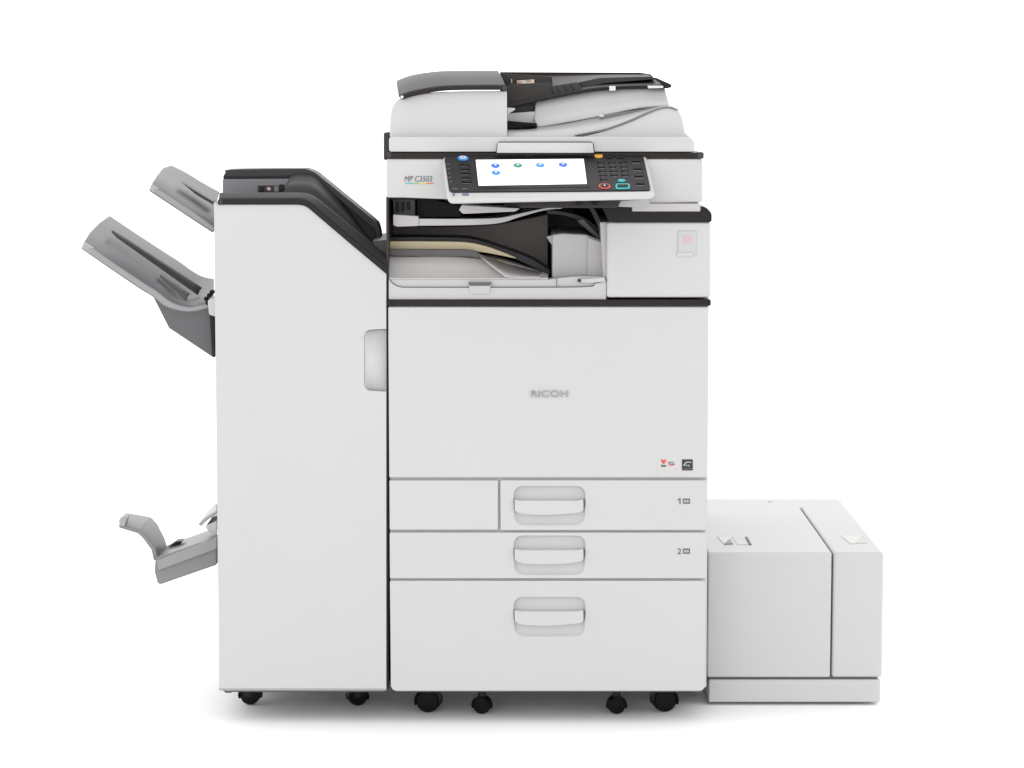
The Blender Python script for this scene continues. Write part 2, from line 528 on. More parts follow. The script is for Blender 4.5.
# inner upper tray: dark moulding with light front lip
rows = []
lip = [(393.5, 222.5), (440, 222.4), (480, 222.0), (502, 220.0), (520, 215.5), (545, 209.5), (562, 208.0)]
A = rowpx([(a, b - 1) for a, b in lip], 0.05)
B = rowpx([(a, b - 4) for a, b in lip], 0.25)
Cc = rowpx([(a, b - 6) for a, b in lip], 0.44)
upper = link("upper_tray", loft_bm([A, B, Cc]), M['innergrey'], pr, solid=0.004, bevel=0.001)
lt = [(393.0, 218.3), (440, 218.8), (480, 218.6), (502, 217.4), (520, 213.4), (545, 208.0), (562, 206.6)]
lb = [(393.0, 225.8), (440, 225.6), (480, 224.8), (502, 222.6), (520, 217.0), (545, 210.2), (562, 208.6)]
tl = smooth_line(lt, 6); bl = smooth_line(lb, 6)
prism("tray_lip", tl + bl[::-1], 0.040, 0.052, M['ltgrey'], upper, bevel=0.0012)
prism("tray_block", arc_round([(392.5, 199), (415, 199), (415, 219), (394, 219)], [2, 1, 1, 2]), 0.09, 0.2, M['innergrey'], upper, bevel=0.003)
prism("tray_block", arc_round([(416.5, 199), (432, 199), (460, 206), (462, 217), (416.5, 218)], 1.0), 0.13, 0.3, M['dark'], upper, bevel=0.003)
prism("end_cap", arc_round([(393.0, 214.5), (418.5, 216.2), (418.5, 226.0), (396, 226.8), (393.0, 224)], [1, 1, 1, 2, 2]), 0.036, 0.06, M['lilac'], upper, bevel=0.002)
for k in range(3):
    prism("rib", rect(396 + 5.5 * k, 202, 399 + 5.5 * k, 212 - k, 0.6), 0.086, 0.1, M['dark'], upper, bevel=0.0008)

# output tray: sloping light surface with a dark raised back
prism("tray_front_wall", arc_round([(388.6, 259), (400, 259), (470, 258.6), (500, 262), (548, 277.4), (606, 277.6), (606, 299.6), (388.6, 299.6)], [0, 1, 2, 6, 3, 0, 0, 0]), 0.35, 0.37, M['ltgrey'], pr, bevel=0.002)
f0 = rowpx([(388.8, 279.0), (400, 279.4), (440, 279.4), (500, 279.4), (548, 279.2)], 0.012)
f1 = rowpx([(388.8, 276.0), (402, 277.4), (440, 277.2), (500, 277.0), (548, 277.6)], 0.030)
f2 = rowpx([(388.8, 265.0), (410, 266.0), (440, 266.5), (500, 269.0), (548, 276.4)], 0.055)
f3 = rowpx([(388.8, 257.5), (410, 257.8), (450, 257.5), (500, 263.0), (548, 275.2)], 0.075)
f4 = rowpx([(388.8, 251.0), (410, 251.0), (450, 251.0), (500, 258.0), (548, 274.0)], 0.16)
bowl = link("output_tray", loft_bm([f0, f1, f2, f3, f4]), M['bowl'], pr, solid=0.004, bevel=0.001, angle=70)
# dark strip and beige guide along the back of the tray, sweeping down to the right
def sweep(name, top, bot, y0, y1, m, parent, bev=0.0012):
    a = smooth_line(top, 8); b = smooth_line(bot, 8)
    return prism(name, a + b[::-1], y0, y1, m, parent, bevel=bev)
sweep("tray_rim", [(388.8, 249.2), (440, 249.4), (470, 250), (480, 254.0)], [(388.8, 255.8), (440, 256.4), (468, 256.8), (479, 258.6)], 0.07, 0.33, M['innergrey'], bowl)
sweep("paper_guide", [(388.8, 241.2), (430, 241.4), (465, 242.2), (485, 246.0), (503, 252.2), (516, 257.6)], [(388.8, 250.2), (430, 250.4), (465, 250.8), (485, 252.6), (503, 256.0), (516, 258.6)], 0.085, 0.33, M['gold'], bowl, 0.006)
sweep("guide_shoulder", [(388.8, 237.0), (430, 237.0), (470, 238.5), (500, 247), (530, 258), (550, 270)], [(388.8, 242), (430, 242), (470, 243.4), (500, 253), (530, 266), (550, 277)], 0.10, 0.36, M['charcoal'], bowl, 0.003)
# light flank right of the bowl
g0 = rowpx([(478, 254), (500, 262), (525, 269), (542, 273)], 0.066, 5)
g1 = rowpx([(488, 263), (505, 272), (520, 275), (538, 276.4)], 0.036, 5)
g2 = rowpx([(506, 277), (515, 277.2), (525, 277.6), (540, 277.8)], 0.010, 5)
link("tray_flank", loft_bm([g0, g1, g2]), M['lilac'], bowl, solid=0.003, angle=70)
# upper dark hood behind (paper exit) with faint panel edges
sweep("exit_hood", [(500, 226), (520, 219), (545, 212), (575, 214), (606, 226)], [(500, 240), (520, 248), (540, 258), (560, 272), (606, 276)], 0.34, 0.40, M['backwall'], pr, 0.003)
sweep("added_back_panel", [(388.8, 226.4), (440, 226.6), (480, 225.4), (510, 222.0), (548, 214)], [(388.8, 238), (440, 238), (480, 240), (505, 250), (548, 268)], 0.19, 0.21, M['backwall'], bowl, 0.002)  # added panel, set nearer than the back wall to catch more light
prism("exit_roller", rect(505.5, 236.5, 508.0, 243.5, 0.8), 0.33, 0.35, M['black'], pr)
sweep("exit_shelf", [(545, 209), (565, 212), (585, 218), (603, 232)], [(548, 214), (565, 216), (583, 223), (600, 237)], 0.10, 0.34, M['grey'], pr, 0.002)
prism("exit_shelf_edge", [(577, 221), (583, 218.5), (604, 240), (600, 241)], 0.08, 0.1, M['innergrey'], pr, bevel=0.001)
sweep("brace", [(590, 203), (597, 213), (603, 226), (606, 240)], [(586, 203), (593, 215), (599, 230), (603, 246)], 0.05, 0.08, M['grey'], pr, 0.002)

# white inner block
blk = prism("inner_cover", arc_round([(552.5, 234.6), (562, 233.2), (586, 234.4), (603.5, 241.5), (603.5, 278.4), (552.2, 278.4)], [2, 3, 3, 2, 0, 0]), 0.05, 0.30, M['white2'], pr, bevel=0.004)
prism("cover_fin", arc_round([(546.5, 236.8), (553, 235.2), (553, 246), (550.5, 243.4)], 0.8), 0.07, 0.10, M['ltgrey'], blk, bevel=0.001)
prism("cover_side_step", arc_round([(588, 237.5), (603.5, 243), (603.5, 277), (588, 277)], 1.0), 0.042, 0.06, M['lilac'], blk, bevel=0.003)
# front rail under the tray
rail = prism("tray_rail", [(388.6, 279.4)] + [(548, 279.4), (560, 277.6), (580, 276.0), (606, 276.4), (606, 299.8), (388.6, 299.8)], 0.008, 0.045, M['ltgrey'], pr, bevel=0.002)
upr = smooth_line([(388.8, 279.6), (394, 285.0), (401, 287.4), (412, 287.8), (500, 287.8), (585, 287.2), (595, 283.8), (606, 281.6)], 5)
prism("rail_front", upr + [(606, 299.4), (388.8, 299.4)], 0.0035, 0.012, M['white2'], rail, bevel=0.0012)
seam = [P(a, b, 0.0055) for a, b in smooth_line([(388.8, 279.0), (394, 284.4), (401, 286.9), (412, 287.3), (500, 287.3), (585, 286.7), (595, 283.3), (606, 281.2)], 5)]
link("seam", tube_bm(seam, 0.0010, seg=6), M['gapline'], rail)
prism("latch", arc_round([(468.6, 283.2), (491.2, 283.2), (489.4, 294.0), (470.6, 294.0)], 1.2), 0.0005, 0.01, M['ltgrey'], rail, bevel=0.001)
prism("latch_slot", arc_round([(468.2, 282.6), (491.6, 282.6), (490.2, 285.8), (469.8, 285.8)], 0.6), -0.0008, 0.008, M['innergrey'], rail, bevel=0.0004)
prism("lever", arc_round([(580, 279.2), (604, 277.4), (606, 281.6), (590, 283.0), (581, 282.2)], 0.8), -0.001, 0.02, M['white2'], rail, bevel=0.0012)
prism("lever_knob", rect(577.8, 279.2, 581.2, 282.2, 1.2), -0.002, 0.01, M['inner'], rail, bevel=0.0005)
link("seam", tube_bm([P(556.6, 278.0, 0.007), P(556.6, 287.6, 0.003)], 0.0007, seg=6), M['gapline'], rail)

# ------------------------------------------------------------------ scanner
scan = prism("scanner_unit", arc_round([(386.5, 158.6), (702.5, 158.6), (702.8, 202.4), (632, 204.0), (560, 203.6), (404, 197.6), (386.5, 197.6)], [2, 3, 4, 1, 1, 1, 2]), 0.0, BACK - 0.02, M['white'], pr, bevel=0.004)
prism("rim", rect(385.8, 152.6, 703.2, 158.8, 1.5), -0.003, BACK - 0.03, M['band'], scan, bevel=0.0018)
prism("rim_end", rect(697.5, 152.2, 703.8, 158.4, 1.5), -0.005, 0.02, M['grey'], scan, bevel=0.001)
prism("rim_end", rect(386.8, 153.4, 391.2, 157.6, 1.2), -0.005, 0.02, M['grey'], scan, bevel=0.001)
text_mesh("model_lettering", "MP C3503", 418.2, 178.8, -0.0005, 27.5, 5.6, M['inkgrey'], scan, depth=0.0004, italic=0.25)
cols = [(0.05, 0.35, 0.45), (0.15, 0.4, 0.12), (0.65, 0.45, 0.05), (0.6, 0.12, 0.05)]
for k, c in enumerate(cols):
    mm = mat("stripe_print_" + ["teal", "green", "amber", "red"][k], c, 0.4)
    prism("colour_stripe", [(405 + k * 7.2, 183.0 + .0), (412.2 + k * 7.2, 183.0), (412.2 + k * 7.2, 184.0), (405 + k * 7.2, 184.0)], -0.0006, 0.001, mm, scan)

# ------------------------------------------------------------------ control panel (tilted, slightly swivelled)
TL = P(443.5, 157.5, -0.010); TR = P(643.5, 154.5, 0.004); BL = P(449.5, 200.0, -0.165)
n = (TR - TL).cross(BL - TL).normalized()
if n.z < 0: n = -n
def PP(px, py, h=0.0):
    d = ray(px, py)
    o = TL + n * h
    t = (o - CAM).dot(n) / d.dot(n)
    return CAM + d * t
def pprism_bm(pts, h0, h1, bm=None):
    bm = bm or bmesh.new()
    a = [bm.verts.new(PP(x, y, 0) + n * h1) for x, y in pts]
    b = [bm.verts.new(PP(x, y, 0) + n * h0) for x, y in pts]
    k = len(a)
    bm.faces.new(a); bm.faces.new(b[::-1])
    for i in range(k):
        bm.faces.new((a[i], b[i], b[(i + 1) % k], a[(i + 1) % k]))
    return bm
def pp(name, pts, h0, h1, m, parent, **k):
    return link(name, pprism_bm(pts, h0, h1), m, parent, **k)
def ell(cx, cy, rx, ry, k=20):
    return [(cx + rx * math.cos(2 * math.pi * i / k) + 0.18 * ry * math.sin(2 * math.pi * i / k), cy + ry * math.sin(2 * math.pi * i / k)) for i in range(k)]
shell = arc_round([(442.0, 155.6), (646.0, 153.0), (655.0, 194.6), (447.6, 199.6)], [5, 6, 6, 6], 6)
cp = pp("control_panel", shell, -0.010, -0.0012, M['white'], pr, bevel=0.004, seg=4)
face = arc_round([(444.2, 156.4), (642.8, 154.0), (651.0, 190.8), (449.4, 192.4)], [4, 5, 4, 4], 6)
pp("panel_face", face, -0.010, 0.0012, M['gloss'], cp, bevel=0.001)
scr = pp("screen_surround", arc_round([(473.5, 157.6), (587.0, 156.4), (590.2, 188.0), (478.0, 189.6)], 1.0), 0.0, 0.0018, M['keydark'], cp, bevel=0.0004)
pp("screen", [(475.8, 161.0), (583.6, 160.0), (586.8, 184.8), (478.6, 186.6)], 0.001, 0.0024, M['screen'], cp)
for x, y, m in ((495.4, 167.0, 'ib'), (517.8, 166.7, 'ig'), (540.2, 166.5, 'ic'), (563.0, 166.0, 'ib'), (496.0, 174.0, 'ic')):
    pp("icon", ell(x, y, 4.4, 2.3), 0.002, 0.0030, M[m], cp)
    pp("icon_symbol", ell(x, y - 0.7, 1.4, 0.6), 0.0025, 0.0034, M['iw'], cp)
pp("icon_caption", rect(491.0, 177.0, 500.0, 177.5), 0.002, 0.0028, M['iw'], cp)
pp("status_tick", ell(529, 162.6, 1.0, 0.4), 0.002, 0.0028, M['ic'], cp)
# left column of keys
pp("home_key", ell(463.0, 159.2, 5.4, 2.3), 0.0, 0.0030, M['keyblue'], cp, bevel=0.0004)
pp("home_key_centre", ell(463.0, 158.9, 3.2, 1.3), 0.002, 0.0036, M['keypale'], cp)
pp("home_key_centre", ell(463.0, 158.9, 1.1, 0.5), 0.003, 0.0041, M['keyred'], cp)
for k in range(5):
    y = 165.2 + k * 4.3
    pp("function_key", rect(459.4 + k * 0.6, y - 1.5, 469.2 + k * 0.6, y + 1.0, 0.9), 0.0, 0.0030, M['keydark'], cp, bevel=0.0005)
    pp("key_print", rect(460.0 + k * 0.6, y + 1.6, 467.8 + k * 0.6, y + 2.1), 0.0, 0.0016, M['keygrey'], cp)
    pp("key_print", rect(447.0 + k * 0.6, y - 0.3, 449.2 + k * 0.6, y + 0.5), 0.0, 0.0016, M['keygrey'], cp)
for x in (455.0, 465.0):
    pp("indicator_print", rect(x - 3.0, 189.2, x + 3.0, 189.9), 0.0, 0.0016, M['keygrey'], cp)
# right side keypad
pp("key", ell(598.6, 156.9, 4.2, 1.9), 0.0, 0.0030, M['keyyel'], cp, bevel=0.0004, label="amber key")
for x in (609.0, 620.6):
    pp("key", ell(x, 157.6, 4.0, 1.6), 0.0, 0.0028, M['keydark'], cp, bevel=0.0004)
for r_ in range(5):
    for c_ in range(3):
        if r_ == 4 and c_ > 0:
            continue
        x = 600.6 + c_ * 11.2 + r_ * 0.75; y = 163.2 - c_ * 0.2 + r_ * 4.15
        pp("key", ell(x, y, 3.7, 1.45), 0.0, 0.0030, M['keydark'], cp, bevel=0.0005)
        pp("key_print", ell(x + 0.4, y + 1.85, 2.6, 0.45, 10), 0.0, 0.0016, M['keymauve' if c_ == 0 else 'keygrey'], cp)
for k, y in enumerate((161.2, 168.8, 176.2, 183.6)):
    pp("key", rect(632.2 + k * 1.3, y - 1.6, 640.8 + k * 1.3, y + 1.4, 1.2), 0.0, 0.0030, M['keydark'], cp, bevel=0.0005)
    pp("key_print", rect(632.8 + k * 1.3, y + 2.4, 640.2 + k * 1.3, y + 3.1), 0.0, 0.0016, M['keygrey'], cp)
pp("key", ell(604.6, 187.2, 6.0, 2.7, 28), 0.0, 0.0026, M['keyred'], cp, bevel=0.0003, label="round key with red ring")
pp("key_centre", ell(604.6, 187.1, 4.3, 1.7, 24), 0.002, 0.0032, M['keydark'], cp)
pp("key_centre", ell(604.6, 187.0, 0.9, 0.6, 12), 0.003, 0.0037, M['keypale'], cp)
pp("key", rect(615.4, 184.6, 630.0, 190.0, 2.7), 0.0, 0.0026, M['keygrn'], cp, bevel=0.0003, label="wide key with teal ring")
pp("key_centre", rect(617.2, 185.8, 628.2, 188.8, 1.5), 0.002, 0.0032, M['keydark'], cp)
pp("key", ell(621.6, 181.6, 3.8, 1.3), 0.0, 0.0028, M['keygrn'], cp, bevel=0.0003)
pp("panel_lettering", rect(524.0, 155.5, 534.0, 156.0), 0.0, 0.0016, M['keygrey'], cp)
# lip of the panel with two small indicator windows, drooping below the face
lip0 = PP(449.0, 198.6); lip1 = PP(653.0, 195.6)
bm = bmesh.new()
prism_bm(arc_round([(449.4, 195.6), (654.2, 191.6), (654.6, 196.6), (650.0, 199.4), (455.0, 203.8), (449.8, 200.2)], [0, 0, 2, 4, 5, 3]), lip0.y + 0.010, lip0.y + 0.030, bm)
link("panel_lip", bm, M['white'], cp, bevel=0.003)
for x, w_ in ((453.8, 2.2), (465.5, 6.5)):
    pp("indicator_window", rect(x - w_ / 2, 193.0, x + w_ / 2, 195.6, 0.5), -0.002, 0.0006, M['windowm'], cp)
# arm behind and under the panel
prism("panel_arm", arc_round([(462, 205.5), (520, 208.5), (515, 211.5), (463, 213.8), (459, 210)], 1.2), -0.05, 0.05, M['lilac'], pr, bevel=0.003)
prism("panel_mount", [(500, 190), (625, 190), (618, 208), (505, 208)], -0.03, 0.06, M['inner'], pr, bevel=0.003)
for x in (505, 576, 592):
    prism("panel_clip", rect(x, 201, x + 6, 205.0, 0.6), -0.04, 0.0, M['keydark'], pr, bevel=0.001)
prism("hinge_cover", arc_round([(608, 202), (648, 199), (650, 205), (640, 207.5), (612, 206.5)], 1.2), -0.02, 0.05, M['ltgrey'], pr, bevel=0.002)

# ------------------------------------------------------------------ document feeder
adf = prism("document_feeder", arc_round([(389.0, 138.4), (391, 136.6), (690, 137.0), (694.4, 141.5), (694.4, 151.8), (389.0, 151.8)], [3, 2, 5, 5, 2, 3]), -0.001, BACK - 0.05, M['white'], pr, bevel=0.004)
prism("grip", arc_round([(497.5, 142.4), (593.0, 142.4), (594.0, 153.0), (496.5, 153.0)], [3, 3, 1, 1]), -0.010, 0.01, M['white'], adf, bevel=0.003)
link("grip_edge", tube_bm([P(a, b, -0.0085) for a, b in [(496.6, 152.6), (497.6, 144.0), (499.4, 142.2), (591.2, 142.2), (593.0, 144.0), (594.0, 152.6)]], 0.0013, seg=8), M['grey'], adf)
# feeder housing on the left
hous = smooth_line([(389.8, 137.2), (390.0, 126), (391.2, 112), (394.5, 103), (400.5, 98.4), (414, 95.0), (438, 92.0), (465, 91.2), (506.8, 91.0)], 6) + [(507.2, 137.2)]
prism("feeder_housing", hous, 0.022, 0.50, M['white'], adf, bevel=0.005, seg=4)
# curved grey cover: front edge low and forward, rises to the back
e0 = rowpx([(401.8, 99.6), (414, 95.4), (437, 91.2), (460, 89.8), (505.6, 89.6)], 0.020)
e1 = rowpx([(398.8, 96.5), (412, 92.0), (436, 87.6), (460, 86.2), (505.0, 85.8)], 0.022)
e2 = rowpx([(397.6, 90.0), (412, 84.6), (436, 80.0), (460, 79.0), (502.0, 78.8)], 0.075)
e3 = rowpx([(396.8, 84.0), (412, 78.4), (436, 74.6), (460, 73.6), (499.0, 73.4)], 0.150)
e4 = rowpx([(397.2, 82.0), (412, 76.6), (436, 73.0), (460, 72.2), (498.4, 72.2)], 0.220)
e5 = rowpx([(400.0, 84.0), (414, 79.0), (437, 76.0), (460, 75.4), (498.0, 75.4)], 0.420)
cov = link("feeder_cover", loft_bm([e0, e1, e2, e3, e4, e5]), M['grey'], adf, solid=0.006, bevel=0.0015, angle=28)
ct = smooth_line([(400.6, 95.6), (414, 91.6), (437, 87.4), (460, 86.2), (502.4, 86.0)], 6)
cb = smooth_line([(402.2, 99.8), (414, 96.0), (437, 91.6), (460, 90.2), (502.6, 90.0)], 6)
prism("cover_trim", ct + cb[::-1], 0.010, 0.024, M['band'], cov, bevel=0.0008)
prism("cover_screw", rect(400.6, 95.6, 403.4, 98.4, 1.0), 0.008, 0.02, M['keypale'], cov)
prism("cover_corner", arc_round([(502.2, 85.6), (507.2, 85.6), (507.2, 90.6), (502.2, 90.6)], 0.8), 0.008, 0.03, M['grey'], cov, bevel=0.001)
# body of the housing that the cover closes, at the back
prism("paper_separator", arc_round([(500, 73.5), (552, 76.5), (553, 90), (545, 100), (506, 107), (500, 107)], 1.0), 0.20, 0.42, M['inner'], adf, bevel=0.002)
# document (upper) tray: charcoal plate that tips toward the front, rising to the right
b0 = rowpx([(506, 76.2), (560, 75.8), (610, 75.6), (648, 76.0)], 0.40)
b1 = rowpx([(506, 88.5), (552, 86.0), (600, 80.0), (652, 78.2)], 0.30)
b2 = rowpx([(506, 99.0), (552, 92.0), (600, 85.0), (662, 82.5)], 0.20)
b3 = rowpx([(506, 107.5), (552, 97.0), (600, 88.8), (669.5, 86.6)], 0.12)
dt = link("document_tray", loft_bm([b0, b1, b2, b3]), M['inner'], adf, solid=0.007, bevel=0.002, angle=60)
# dark top flange along the back edge of the tray, ends in a point at the right
prism("tray_back_wall", arc_round([(500, 72.0), (640, 72.6), (651, 74.2), (654, 78.4), (640, 76.8), (600, 77.6), (575, 79.2), (500, 80.5)], [0, 2, 2, 1, 2, 3, 3, 0]), 0.39, 0.42, M['band'], dt, bevel=0.002)
prism("tray_end", arc_round([(652.5, 77.2), (657, 78.0), (671.2, 84.4), (671.6, 87.6), (667.5, 87.6)], 0.8), 0.105, 0.135, M['dark'], dt, bevel=0.0015)
sweep("tray_edge", [(507, 106.4), (552, 96.2), (575, 91.6), (600, 87.6), (636, 85.6), (670, 85.8)], [(507, 108.4), (552, 98.0), (575, 93.8), (600, 89.4), (636, 87.2), (670, 87.8)], 0.110, 0.126, M['dark'], dt, 0.001)
q = [(550.5, 86.2), (577, 82.0), (584, 89.8), (556, 95.6)]
prism("side_guide", arc_round(q, 1.2), 0.13, 0.20, M['grey'], dt, bevel=0.002)
for k in range(3):
    link("guide_rib", tube_bm([P(556 + 7 * k, 86.8 - 1.1 * k, 0.127), P(561 + 7 * k, 93.6 - 1.4 * k, 0.127)], 0.0008, seg=6), M['dark'], dt)
prism("side_guide", arc_round([(578, 82.5), (600, 77.8), (652, 76.6), (656, 79.0), (604, 83.2), (584, 88.0)], 1.5), 0.165, 0.24, M['grey'], dt, bevel=0.003)
prism("dark_throat", arc_round([(507.5, 84), (550, 82.6), (556, 94.8), (530, 101.8), (507.0, 108.5)], 1.5), 0.135, 0.19, M['inner'], dt, bevel=0.003)
prism("white_tab", rect(609.4, 86.0, 615.6, 90.8, 0.8), 0.10, 0.115, M['paper'], dt, bevel=0.0008)
prism("white_tab", arc_round([(647.6, 85.6), (663.0, 85.6), (663.4, 88.0), (648.4, 88.4)], 0.5), 0.100, 0.115, M['paper'], dt, bevel=0.0006)
prism("caution_label", [(516.8, 80.6), (534.2, 79.4), (534.4, 83.0), (517.2, 84.0)], 0.186, 0.195, M['paper'], dt)
prism("label_picture", ell(519.6, 82.2, 2.4, 1.0), 0.185, 0.19, M['orange'], dt)
prism("label_picture", ell(528.4, 80.6, 2.6, 0.9), 0.185, 0.19, M['orange'], dt)
prism("label_stand", rect(511, 79, 512.2, 83, 0.3), 0.187, 0.2, M['ltgrey'], dt)
# grey flank under the document tray
p0 = rowpx([(536, 100.5), (556, 96.5), (600, 88.6), (640, 86.8), (664, 87.0)], 0.128)
p1 = rowpx([(535, 110.0), (556, 105.6), (600, 98.0), (640, 93.0), (666, 94.4)], 0.122)
p2 = rowpx([(534, 119.0), (556, 114.2), (600, 107.6), (640, 101.6), (668, 101.0)], 0.112)
p3 = rowpx([(537, 127.0), (556, 124.0), (600, 116.0), (640, 107.8), (669, 105.8)], 0.094)
link("tray_underside", loft_bm([p0, p1, p2, p3]), M['white'], adf, solid=0.004, angle=70)
prism("feeder_rear_wall", [(506, 100), (560, 96), (640, 90), (662, 96), (662, 128), (600, 134), (506, 136.5)], 0.17, 0.20, M['ltgrey'], adf)
prism("eject_roller_bar", arc_round([(507.2, 121.0), (536.5, 123.4), (537.0, 127.0), (507.2, 123.6)], 0.5), 0.082, 0.12, M['black'], adf, bevel=0.001)
prism("exit_flap", arc_round([(507.2, 107.6), (514.6, 108.0), (515.2, 109.6), (507.2, 114.6)], 0.6), 0.05, 0.07, M['white'], adf, bevel=0.001)
prism("exit_shade_block", [(507, 107.6), (534, 106.6), (532, 111.6), (515, 113), (507, 117)], 0.13, 0.2, M['inner'], adf)  # dark block painted in for the shade inside the exit
prism("exit_plate", [(507, 113.5), (534.5, 111.4), (537, 123.5), (507, 121.0)], 0.115, 0.16, M['ltgrey'], adf, bevel=0.001)
# delivery surface: from the front wall back under the tray
s0 = rowpx([(507, 136.8), (530, 136.6), (560, 136.4), (590, 135.6), (606, 133.0), (640, 120.5), (656, 112.0), (668, 107.6), (676, 109.4)], 0.040)
s1 = rowpx([(507, 129.0), (530, 128.0), (560, 124.2), (590, 118.4), (606, 115.4), (640, 109.4), (656, 107.4), (666, 106.0), (673, 107.0)], 0.099)
dsf = link("delivery_tray", loft_bm([s0, s1]), M['white'], adf, solid=0.003, angle=70)
wall_top = smooth_line([(583, 136.6), (606, 130.6), (630, 122.0), (650, 113.0), (661, 108.8), (670, 108.0), (677.5, 110.6), (681.5, 116.5), (683.6, 126.0), (685.2, 132.5), (690, 137.2)], 5)
prism("delivery_wall", wall_top + [(583, 137.4)], 0.030, 0.30, M['white'], dsf, bevel=0.003)
rim_t = smooth_line([(575, 134.8), (606, 128.4), (630, 119.8), (648, 111.8), (661, 107.4), (670, 106.6), (678.2, 109.2)], 5)
rim_b = smooth_line([(575, 136.0), (606, 130.4), (630, 121.8), (650, 113.2), (661, 109.2), (670, 108.4), (677.8, 111.0)], 5)
prism("wall_rim", rim_t + rim_b[::-1], 0.027, 0.05, M['tray'], dsf, bevel=0.001)
sweep("delivery_rib", [(520, 130.6), (556, 125.4), (585, 120.6), (600, 118.2)], [(520, 132.4), (556, 127.0), (585, 122.0), (600, 119.6)], 0.092, 0.11, M['tray2'], dsf, 0.001)
sweep("stopper", [(600, 116.6), (612, 113.6), (636, 110.2), (656, 108.0)], [(602, 120.0), (614, 117.0), (636, 113.2), (656, 110.0)], 0.085, 0.1, M['tray'], dsf, 0.001)
prism("delivery_lamp", ell(601.5, 115.8, 2.6, 1.2), 0.083, 0.09, M['paper'], dsf)

# ================================================================== FINISHER (left)
fi = thing("finisher", "tall narrow white finisher cabinet with charcoal sloping top and grey trays on its left side", "finisher",
           (P(303, 500, 0).x, 0.3, 0.0))
slope = smooth_line([(296, 203.6), (303.0, 204.4), (309.5, 207.8), (320, 216.6), (352, 243.8), (386.2, 272.6)], 4)
front = arc_round([(213.4, 202.6), (217.0, 201.6), (218.5, 203.4)], 0.5) + slope + [(386.2, 688.4), (219.2, 688.4)]
cab = prism("cabinet", front, 0.0, 0.60, M['white'], fi, bevel=0.005, seg=4)
# bottom edge strip
prism("bottom_rail", rect(219.0, 687.4, 386.4, 690.6, 0.8), 0.003, 0.58, M['lid'], fi, bevel=0.001)
prism("foot_pad", [(222, 690), (234, 690), (231, 693), (226, 693)], 0.02, 0.08, M['inkgrey'], fi)
# handle scoop at the right edge of the door
boolean_cut(cab, [prism_bm(arc_round([(363.8, 330.5), (396, 329.0), (396, 393), (363.8, 391.0)], [7, 0, 0, 7]), -0.01, 0.030)])
scoop = loft_bm([[P(364.4, 331.0, 0.0015), P(364.4, 390.6, 0.0015)], [P(367.0, 330.4, 0.004), P(367.0, 391.2, 0.004)], [P(371, 330, 0.0055), P(371, 391.6, 0.0055)], [P(386.4, 329.6, 0.0055), P(386.4, 392, 0.0055)]])
link("door_grip", scoop, M['white'], cab, solid=0.002, angle=70)
prism("door_pin", ell(361.6, 338, 0.8, 1.2, 10), -0.001, 0.002, M['lilac'], cab)
prism("dock_gap_shade", [(386.4, 196), (388.4, 196), (388.4, 690), (386.4, 690)], 0.012, 0.5, M['inner'], fi)  # dark strip painted in for the shaded gap to the copier
# dark rim following the top of the cabinet
ro = [(217.6, 199.2)] + smooth_line([(297, 198.8), (304.5, 199.8), (312, 204.2), (322, 212.4), (354, 239.5), (387.4, 266.4)], 4)
ri = [(217.6, 204.8)] + smooth_line([(296, 204.8), (303.0, 205.6), (309.0, 208.8), (319.4, 217.6), (351.6, 245.0), (387.4, 275.0)], 4)
top = fi
rim = prism("top_rim", ro + ri[::-1], -0.004, 0.03, M['dark'], top, bevel=0.0025)
prism("rim_corner", rect(217.8, 199.2, 222.4, 205.0, 1.4), -0.0052, 0.01, M['grey'], top, bevel=0.001)
# charcoal hood: valley surface behind the rim, up to a raised rear ridge
def hood_row(pts, y, n=5):
    return [P(a, b, y) for a, b in pts[:1]] + [P(a, b, y) for a, b in smooth_line(pts[1:], n)]
h0 = hood_row([(219, 199.4), (297, 199.0), (304.5, 200.0), (312, 204.4), (322, 212.6), (354, 239.7), (387.2, 266.6)], 0.002)
h1 = hood_row([(219.4, 194.0), (297, 193.8), (307, 195.0), (316, 199.8), (326, 207.8), (357, 233.5), (387.0, 257.5)], 0.020)
h1b = hood_row([(222.0, 193.6), (297, 193.4), (308, 194.6), (317, 199.4), (327, 207.4), (358, 232.5), (386.8, 255.5)], 0.060)
link("hood_ledge", loft_bm([h0, h1, h1b]), M['charcoal'], top, solid=0.004, bevel=0.001, angle=75)
k0 = rowpx([(284, 193.2), (297, 193.4), (308, 194.6), (317, 199.4), (327, 207.4), (344, 221.0), (362, 236.0), (379, 250.5)], 0.062)
k1 = rowpx([(288, 185.0), (299, 184.4), (311, 186.0), (321, 193.5), (332, 203.5), (349, 219.5), (366, 238.5), (378.4, 250.2)], 0.100)
k2 = rowpx([(291, 175.6), (302, 174.2), (314, 177.0), (326, 188.0), (340, 202.6), (355, 220.5), (369, 240.0), (378, 250.0)], 0.145)
link("sloping_hood", loft_bm([k0, k1, k2]), M['charcoal'], top, solid=0.004, angle=75)
